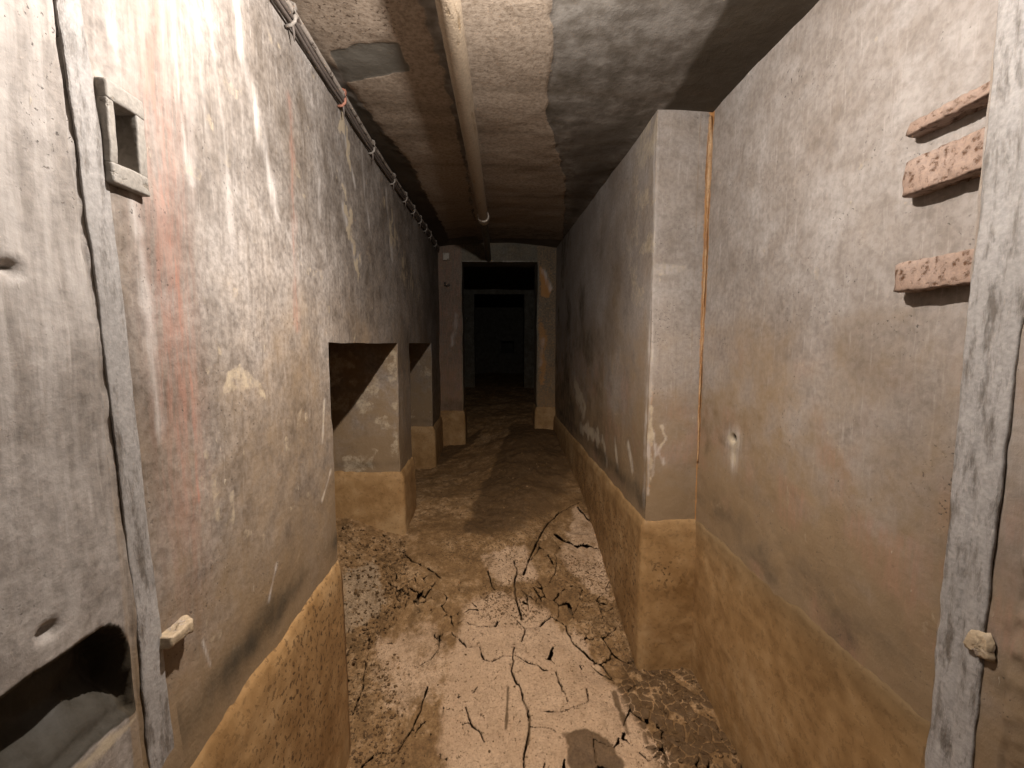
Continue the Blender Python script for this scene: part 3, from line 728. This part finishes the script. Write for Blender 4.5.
# ------------------------------------------------------------------ silt coating on the lower walls (mitred along the wall's plan)
def crust(name, path, parent, side, top=TIDE, bot=-1.8, th=.016, gritf=None, d=.009, seed=1, olive=0.0):
    """path: plan polyline; side=+1 puts the coat to the left of the walking direction"""
    path = [np.array(p, float) for p in path]
    pts, nrm = [], []
    N = len(path)
    segn = []
    for a, b in zip(path[:-1], path[1:]):
        t = (b-a)/np.linalg.norm(b-a); segn.append(np.array([-t[1], t[0]])*side)
    R = .012
    for i, (a, b) in enumerate(zip(path[:-1], path[1:])):
        L = np.linalg.norm(b-a); t = (b-a)/L
        s0 = R if i > 0 else 0; s1 = L-(R if i < N-2 else 0)
        m = max(2, int((s1-s0)/(d*(1 if a[1] < 2.6 else 1.8)))+1)
        for q in np.linspace(s0, s1, m):
            pts.append(a+t*q); nrm.append(segn[i])
        if i < N-2:                                      # rounded corner
            c = segn[i]+segn[i+1]; c = c/(1+segn[i]@segn[i+1]+1e-9)
            pts.append(b*1.0); nrm.append(c*.8)
    pts, nrm = np.array(pts), np.array(nrm)
    zs = np.concatenate([top+np.array([.012, .004, -.004, -.012, -.022, -.034]), lin(top-.045, bot, .010)])
    Z = np.broadcast_to(zs[None, :], (len(pts), len(zs)))
    B3 = vec3(pts[:, 0][:, None]+0*Z, pts[:, 1][:, None]+0*Z, 0*Z)
    rag = (fbm(B3, 6, seed)-.5)*.022 + (fbm(B3, 40, seed+2)-.5)*.012
    Zr = Z + rag*np.exp(-(top-Z)/.05*1.0).clip(0, 1)
    prof = np.interp(Z, [bot, top-.5, top-.15, top-.05, top-.01, top+.013], [th*1.5, th*1.35, th*1.15, th, th*.45, -.012])
    P = np.stack([B3[..., 0]+nrm[:, 0][:, None]*prof, B3[..., 1]+nrm[:, 1][:, None]*prof, Zr], -1)
    nz = (fbm(P, 13, seed+5)-.5)*.009
    P[..., 0] += nrm[:, 0][:, None]*nz; P[..., 1] += nrm[:, 1][:, None]*nz
    s = Surf(); s.grid(P, side > 0)
    def at(Q):
        g = gritf(Q) if gritf else .25*np.ones(len(Q))
        return dict(olive=olive*np.exp(-np.clip(top-Q[:, 2], 0, 9)/.10), grit=np.clip(g, 0, 1), pale=np.exp(-((Q[:, 2]-top+.03)/.05)**2)*.22)
    return s.build(name, MAT_CRUST, at, None, parent)
def gl(Q):
    (a, b), = lpx((305, 660))
    return np.clip(1.3*np.exp(-((Q[:, 1]-1.35)/.32)**2-((Q[:, 2]+1.1)/.30)**2)+.15, 0, 1)
def gr(Q):
    x, y, z = Q.T
    g = sstep(2.05, 1.99, y)*.25 + .9*(x < XP+.03)*sstep(-.87, -1.0, z)*(y > YP+.04)
    return g + .8*np.exp(-((x-.80)/.06)**2-((z+1.07)/.07)**2)*(y > YP-.05)*(y < YP+.02)
crust('silt_coat', [(XL, -.5), (XL, O1[0]), (XB, O1[0])], WL, -1, gritf=gl, d=.008, seed=3)
crust('silt_coat', [(XB, O1[1]), (XL, O1[1]), (XL, O2[0]), (XB, O2[0])], WL, -1, bot=-1.5, th=.024, seed=14)
crust('silt_coat', [(XB, O2[1]), (XL, O2[1]), (XL, YF)], WL, -1, bot=-1.5, th=.024, d=.012, seed=25)
crust('silt_coat', [(XJ, -.5), (XJ, YJ), (XR, YJ), (XR, YP)], WR, 1, gritf=gr, d=.009, seed=36, th=.006, olive=.9)
crust('silt_coat', [(XR, YP), (XP, YP), (XP, YF)], WR, 1, gritf=gr, d=.009, seed=37, th=.018, olive=.25)
FW = bpy.data.objects['wall_far']
crust('silt_coat', [(-.62, YF), (DX0, YF), (DX0, YF+.32)], FW, -1, top=-.775, bot=-1.45, th=.02, d=.014, seed=47)
crust('silt_coat', [(DX1, YF+.32), (DX1, YF), (.74, YF)], FW, -1, top=-.735, bot=-1.45, th=.02, d=.014, seed=58)

# ------------------------------------------------------------------ door frame edges
def strip(name, yl, yr, x, sign, z0, z1, proud, mat, label, groove=None, seed=1):
    """a steel frame edge lying on the wall plane x; yl(z), yr(z) are its two sides"""
    zs = lin(z0, z1, .006)
    prof = [(0, -.004), (0, .7), (.03, .95), (.12, 1), (.25, 1), (.38, 1)]
    prof += [(.45, .55), (.52, .5), (.58, .95)] if groove else [(.5, 1), (.58, 1)]
    prof += [(.7, 1), (.85, 1), (.97, .95), (1, .7), (1, -.004)]
    T = np.array([p[0] for p in prof]); H = np.array([p[1] for p in prof])
    Zg, Tg = np.meshgrid(zs, T, indexing='ij'); Hg = np.broadcast_to(H, Zg.shape)
    a, b = yl(Zg), yr(Zg)
    Y = a + (b-a)*Tg
    n = (fbm(vec3(Y*0+Tg*.05, Zg, seed), 22, seed)-.5)
    Y = Y + n*.005
    X = x + sign*(proud*Hg*(1+.5*(fbm(vec3(Y, Zg, seed), 30, seed+4)-.5)))
    s = Surf(); s.grid(vec3(X, Y, Zg), sign > 0)
    o = s.build(name, mat, None, None)
    o['kind'] = 'structure'; o['label'] = label; o['category'] = 'trim'
    return o
def fit(pxs, x):
    pts = np.array([onx(u, v, x) for u, v in pxs]); o = np.argsort(pts[:, 2])
    Zs, Ys = pts[o, 2], pts[o, 1]
    return lambda z: np.interp(z, Zs, Ys)
strip('trim_1', fit([(55, 0), (91, 256), (121, 500), (137, 640), (148, 768)], XL), fit([(79, 0), (117, 256), (145, 512), (161, 640), (175, 768)], XL),
      XL, 1, -1.75, 1.1, .0035, MAT_FRAME, 'whitish flaking steel door frame edge running down the left wall', seed=2)
strip('trim_2', fit([(1032, 300), (1022, 336), (1008, 446), (994, 560), (973, 768)], XJ), lambda z: YJ-.0005+.012*(fbm(vec3(z*0, z, 5.0), 7, 3)-.5)-.004,
      XJ, -1, -1.75, 1.1, .006, MAT_FRAME, 'pale lilac-grey steel door frame edge running down the right jamb', True, seed=6)
# broken flake of plaster stuck on the right frame edge
def flake(name, c, rx, ry, th, mat, label, cat, seed):
    """irregular flake lying on the right jamb plane"""
    K, Rn = 22, 6
    a = np.linspace(0, 2*np.pi, K, endpoint=False)
    rad = .6+.8*vnoise(vec3(np.cos(a)*1.3, np.sin(a)*1.3, seed), 1.6, seed)
    V = [(0, 0, th)]
    for r in range(1, Rn+1):
        t = r/Rn
        for k in range(K):
            V.append((rx*rad[k]*t*math.cos(a[k]), ry*rad[k]*t*math.sin(a[k]), th*(1-.2*t)*(1 if r < Rn else -.6)*(.7+.6*_hash(np.array(k), np.array(r), np.array(0), seed))))
    V = np.array(V)
    P = np.stack([c[0]-V[:, 2], c[1]+V[:, 0], c[2]+V[:, 1]], -1)
    Q = [(0, 1+k, 1+(k+1) % K) for k in range(K)]
    T3 = list(Q)
    for r in range(Rn-1):
        for k in range(K):
            i, j = 1+r*K+k, 1+r*K+(k+1) % K
            T3 += [(i, i+K, j), (j, i+K, j+K)]
    o = mesh_obj(name, P, np.array(T3), mat, {}, None, True, tuple(c))
    return tag(o, label, cat)
c = onx(985, 645, XJ); flake('plaster_flake', (XJ-.008, c[1], c[2]), .022, .030, .008, MAT_TAN, 'yellowish broken plaster flake stuck on the right door frame edge', 'plaster', 3)

# ------------------------------------------------------------------ keeper plate with slot on the left wall
def box_part(name, x0, x1, y0, y1, z0, z1, mat, parent, bev=.004, jit=.0012, seed=1):
    import bmesh
    bm = bmesh.new()
    bmesh.ops.create_cube(bm, size=1)
    for v in bm.verts:
        v.co = ((x0+x1)/2+v.co.x*(x1-x0), (y0+y1)/2+v.co.y*(y1-y0), (z0+z1)/2+v.co.z*(z1-z0))
    bmesh.ops.subdivide_edges(bm, edges=bm.edges[:], cuts=3, use_grid_fill=True)
    sharp = [e for e in bm.edges if len(e.link_faces) == 2 and e.calc_face_angle() > .5]
    bmesh.ops.bevel(bm, geom=sharp, offset=bev, segments=2, affect='EDGES', profile=.6)
    for v in bm.verts:
        p = np.array(v.co)
        v.co = Vector(p + (np.array([vnoise(p, 60, seed+i) for i in range(3)])-.5)*2*jit)
    org = Vector(parent['_org'])
    for v in bm.verts: v.co -= org
    me = bpy.data.meshes.new(name); bm.to_mesh(me); bm.free()
    for p in me.polygons: p.use_smooth = True
    me.materials.append(mat)
    o = bpy.data.objects.new(name, me); col.objects.link(o); o.parent = parent
    return o
kp = thing('latch_keeper', 'grey slotted metal latch keeper fixed high beside the left door frame', 'latch', (XL, (KY0+KY1)/2, KZ0))
xo = XL+.016
box_part('keeper_bar', XL-.02, xo, KY0, KY1, KZ1-.030, KZ1, MAT_KEEP, kp, seed=1)
box_part('keeper_bar', XL-.02, xo, KY0, KY1, KZ0, KZ0+.032, MAT_KEEP, kp, seed=2)
box_part('keeper_cheek', XL-.02, xo-.001, KY0, KY0+.014, KZ0+.03, KZ1-.028, MAT_KEEP, kp, .003, seed=3)
box_part('keeper_cheek', XL-.03, xo-.001, KY1-.018, KY1, KZ0+.03, KZ1-.028, MAT_KEEP, kp, .003, seed=4)

# ------------------------------------------------------------------ tongue-shaped lugs with a pin hole
def lug(name, cx, y0, y1, hw, z0, z1, hole, mat, label, group, seed, axis='y', rough=.0026):
    """tongue plate from y0 to a rounded end at y1; hole = (y, rx, ry)"""
    K = 56
    yc = y1-hw
    hy, hx, hr = hole
    out, inn = [], []
    for k in range(K):
        a = 2*np.pi*k/K
        dx, dy = math.sin(a), math.cos(a)
        inn.append((cx+hx*dx, hy+hr*dy))
        # ray from the hole's centre to the tongue's outline
        best = 9
        if abs(dx) > 1e-6:
            t = hw/abs(dx)
            if y0-1e-9 <= hy+t*dy <= yc+1e-9: best = min(best, t)
        if dy < -1e-6:
            t = (y0-hy)/dy
            if abs(t*dx) <= hw+1e-9: best = min(best, t)
        f = hy-yc; b = f*dy; c = f*f-hw*hw
        if b*b-c > 0:
            t = -b+math.sqrt(b*b-c)
            if t > 0 and hy+t*dy >= yc-1e-9: best = min(best, t)
        out.append((cx+best*dx, hy+best*dy))
    out, inn = np.array(out), np.array(inn)
    rings = []
    nv = max(3, int((z1-z0)/.008))
    for t in (0, .33, .66, .94): rings.append(np.c_[inn+(out-inn)*t, np.full(K, z0)])
    for z in np.linspace(z0+.003, z1-.003, nv): rings.append(np.c_[out, np.full(K, z)])
    for t in (.94, .66, .33, 0): rings.append(np.c_[inn+(out-inn)*t, np.full(K, z1)])
    P = np.array(rings)
    D = np.stack([vnoise(P, 70, seed+i)-.5 for i in range(3)], -1)*2*rough + np.stack([vnoise(P, 190, seed+9+i)-.5 for i in range(3)], -1)*rough
    P = P + D
    P = np.concatenate([P, P[:1]], 0); P = np.concatenate([P, P[:, :1]], 1)
    s = Surf(); s.grid(P, True)
    o = s.build(name, mat, None, None, None, True, (cx, y0, z0))
    return tag(o, label, 'hinge', group)
LX, HW = .938, .034
lug('hinge_lug', LX, YJ-.03, .990, HW, .452, .475, (.875, .012, .026), MAT_RUST, 'thin rusty steel hinge lug with a pin hole, topmost of three on right jamb', 'rusty hinge lugs', 4)
lug('hinge_lug', LX, YJ-.03, .988, HW, .323, .396, (.875, .010, .016), MAT_RUST, 'thick pitted rusty hinge lug, middle of three on the right jamb', 'rusty hinge lugs', 24)
lug('hinge_lug', LX, YJ-.03, .990, HW, .114, .177, (.875, .010, .016), MAT_RUST, 'rusty hinge lug with pale flaking face, lowest of three on right jamb', 'rusty hinge lugs', 44)
a = onx(162, 622, XL); b = onx(188, 618, XL)
lug('keeper_lug', XL+.006, .765, .832, .021, -.545, -.524, (.795, .006, .010), MAT_TAN, 'small tan lug with a hole low beside the left door frame', None, 64)['category'] = 'lug'

# ------------------------------------------------------------------ pipe under the ceiling
def tube(name, pts, rad, mat, parent=None, K=16, origin=(0, 0, 0), noise=0.0, seed=1, cap=True):
    pts = np.array(pts, float)
    rad = np.broadcast_to(np.asarray(rad, float), (len(pts),))
    T = np.gradient(pts, axis=0); T /= np.linalg.norm(T, axis=1)[:, None]
    ref = np.array([0, 0, 1.]) if abs(T[0][2]) < .9 else np.array([1., 0, 0])
    S = np.cross(T, ref); S /= np.linalg.norm(S, axis=1)[:, None]
    U = np.cross(S, T)
    a = np.linspace(0, 2*np.pi, K+1)
    P = pts[:, None]+rad[:, None, None]*(S[:, None]*np.cos(a)[None, :, None]+U[:, None]*np.sin(a)[None, :, None])
    if cap:
        P = np.concatenate([np.repeat(pts[:1, None], K+1, 1), P, np.repeat(pts[-1:, None], K+1, 1)], 0)
    if noise:
        P = P + (np.stack([vnoise(P, 40, seed+i) for i in range(3)], -1)-.5)*2*noise
    s = Surf(); s.grid(P, False)
    return s.build(name, mat, None, None, parent, True, origin)
ZP = .915
def pipe_at(y):
    x = np.interp(y, [-.5, 1.28, 3.36, 5.0], [-.150, -.117, -.066, -.045])
    return np.array([x, y, ZP + .012*np.interp(y, [0, 3.4, 5], [0, .4, 1])])
pp = thing('ceiling_pipe', 'cream painted pipe running along under the ceiling to the far wall', 'pipe', tuple(pipe_at(-.5)))
tube('pipe_length', [pipe_at(y) for y in np.arange(-.5, 3.36, .05)], .0345, MAT_PIPE, pp, 28, tuple(pipe_at(-.5)), .0007)
tube('pipe_length', [pipe_at(y) for y in np.arange(3.36, 5.05, .05)], .030, MAT_PIPE_D, pp, 20, tuple(pipe_at(3.36)), .0006)['label'] = 'dark end length'
yy = np.array([3.30, 3.305, 3.33, 3.335, 3.345, 3.375, 3.40, 3.405])
tube('coupling', [pipe_at(y) for y in yy], [.030, .043, .044, .039, .041, .041, .043, .030], MAT_COUP, pp, 24, tuple(pipe_at(3.3)), .0006)['label'] = 'pale metal coupling ring'

# ------------------------------------------------------------------ conduits clipped along the top of the left wall
def run_at(y, dx=0, dz=0):
    z = np.interp(y, [-.5, 1.39, 1.83, 2.25, 2.70, 3.06, 3.66, 4.23, 4.95], [.950, .952, .952, .948, .960, .972, .990, 1.010, 1.012])
    return np.array([XL+.016+dx, y, z+dz])
cb = thing('conduit_run', 'pair of thin conduits clipped along the top of the left wall', 'conduit', tuple(run_at(-.5)))
clips = [.9, 1.395, 1.83, 2.25, 2.70, 3.06, 3.36, 3.66, 3.95, 4.23, 4.6]
ys = np.arange(-.5, 4.93, .03)
def sag(y, k):
    i = np.searchsorted(clips, y)
    if i == 0 or i == len(clips): return 0
    t = (y-clips[i-1])/(clips[i]-clips[i-1])
    return -.010*k*4*t*(1-t)
tube('conduit', [run_at(y, .004, .012) for y in ys], .0085, MAT_CABLE, cb, 12, tuple(run_at(-.5)), .0008, 3)
tube('conduit', [run_at(y, .006, -.010+sag(y, 1)) for y in ys], .0065, MAT_CABLE_D, cb, 10, tuple(run_at(-.5)), .0008, 9)
tube('conduit', [run_at(y, .002, -.024+sag(y, .6)) for y in ys], .005, MAT_CABLE_D, cb, 10, tuple(run_at(-.5)), .0008, 19)
for i, y in enumerate(clips):
    c = run_at(y)
    st = [c+np.array([-.014, 0, .026]), c+np.array([.002, 0, .027]), c+np.array([.014, 0, .022]), c+np.array([.017, 0, .010]), c+np.array([.016, 0, -.008]), c+np.array([.013, 0, -.022]), c+np.array([.002, 0, -.033]), c+np.array([-.014, 0, -.036])]
    k = tube('clip', st, [.005]*8, MAT_CLIP_R if i == 2 else MAT_CLIP, cb, 8, tuple(c), .0012, i)
    t = tube('clip_tail', [c+np.array([.006, .0, -.030]), c+np.array([.004, .012, -.048]), c+np.array([.002, .018, -.066])], [.004, .0035, .0015], MAT_CABLE_D, None, 6, tuple(c))
    t.parent = k; t.location = (0, 0, 0)
# loose end hooking down at the far wall
jb = thing('junction_box', 'small pale junction box at the far end of the conduit run', 'junction box', (-.50, YF-.03, .905))
box_part('box_body', -.545, -.475, YF-.045, YF+.004, .905, .985, MAT_COUP, jb, .006, seed=8)
box_part('box_lid', -.540, -.480, YF-.052, YF-.044, .910, .980, MAT_COUP, jb, .003, seed=9)
hk = tube('wall_hook', [(-.53, YF+.01, .665), (-.53, YF-.03, .660), (-.525, YF-.05, .640), (-.50, YF-.055, .632), (-.475, YF-.05, .645)], .010, MAT_CABLE_D, None, 8, (-.53, YF, .66))
tag(hk, 'small dark iron hook on the left post of the far doorway', 'hook')

# ------------------------------------------------------------------ orange deposit in the corner of the bay
zs = np.arange(-.55, .985, .012)
pts = [np.array([XR-.006+.004*(vnoise(np.array([0, 0, z]), 9, 2)-.5), YP-.006, z]) for z in zs]
rad = [.004+.009*vnoise(np.array([0, 0, z]), 7, 5)*np.interp(z, [-.55, -.2, .2, .6, .72, .85, .98], [.05, .2, .3, .5, 1.5, 1.2, .4]) for z in zs]
tag(tube('rust_seam', pts, rad, MAT_SEAM, None, 10, tuple(pts[0]), .0015, 3), 'orange rust-coloured deposit running down the corner beside the pier', 'deposit')

# ------------------------------------------------------------------ loose crumbs of mud
def crumbs():
    rng = np.random.default_rng(7)
    import bmesh
    bm = bmesh.new(); bmesh.ops.create_icosphere(bm, subdivisions=1, radius=1)
    V0 = np.array([v.co[:] for v in bm.verts]); F0 = np.array([[v.index for v in f.verts] for f in bm.faces]); bm.free()
    PV, PF = [], []; n = 0
    regs = [  # quad in the photo, count, size range
            (((340, 525), (405, 540), (410, 600), (345, 680)), 700, .004, .010), (((630, 655), (692, 670), (740, 766), (660, 766)), 140, .004, .011),
            (((480, 585), (540, 578), (540, 618), (485, 622)), 350, .002, .005), (((560, 555), (612, 560), (638, 655), (590, 640)), 450, .002, .006),
            (((345, 680), (400, 650), (410, 766), (345, 766)), 260, .003, .008), (((430, 480), (540, 450), (600, 520), (420, 560)), 320, .003, .009),
            (((420, 600), (600, 600), (690, 766), (400, 766)), 160, .002, .005)]
    for q, cnt, r0, r1 in regs:
        Pq = np.array(fpx(*q))
        for _ in range(cnt):
            a, b = rng.random(2)
            p = (Pq[0]*(1-a)+Pq[1]*a)*(1-b)+(Pq[3]*(1-a)+Pq[2]*a)*b
            if p[0] < XL+.03 and not (O1[0]+.04 < p[1] < O1[1]-.04): continue
            r = r0+(r1-r0)*rng.random()**2
            v = V0*(r*np.array([1, 1, .7])*(.6+.7*rng.random(3)))*(.75+.5*rng.random((len(V0), 1)))
            th = rng.random()*6.28
            R = np.array([[math.cos(th), -math.sin(th), 0], [math.sin(th), math.cos(th), 0], [0, 0, 1]])
            v = v@R.T + np.array([p[0], p[1], floor_z(p[0], p[1])+r*.25])
            PV.append(v); PF.append(F0+n); n += len(V0)
    P = np.concatenate(PV)
    w_ = np.repeat(rng.random(len(PV)) < .8, len(V0))*.9
    o = mesh_obj('mud_crumbs', P, np.concatenate(PF), MAT_MUD, dict(wet=w_, pale=0*w_, grit=0*w_, ash=0*w_), None, False)
    o['kind'] = 'stuff'
    return tag(o, 'loose brown mud crumbs scattered over the cracked floor', 'mud')
crumbs()
for o in bpy.data.objects:
    if '_org' in o: del o['_org']
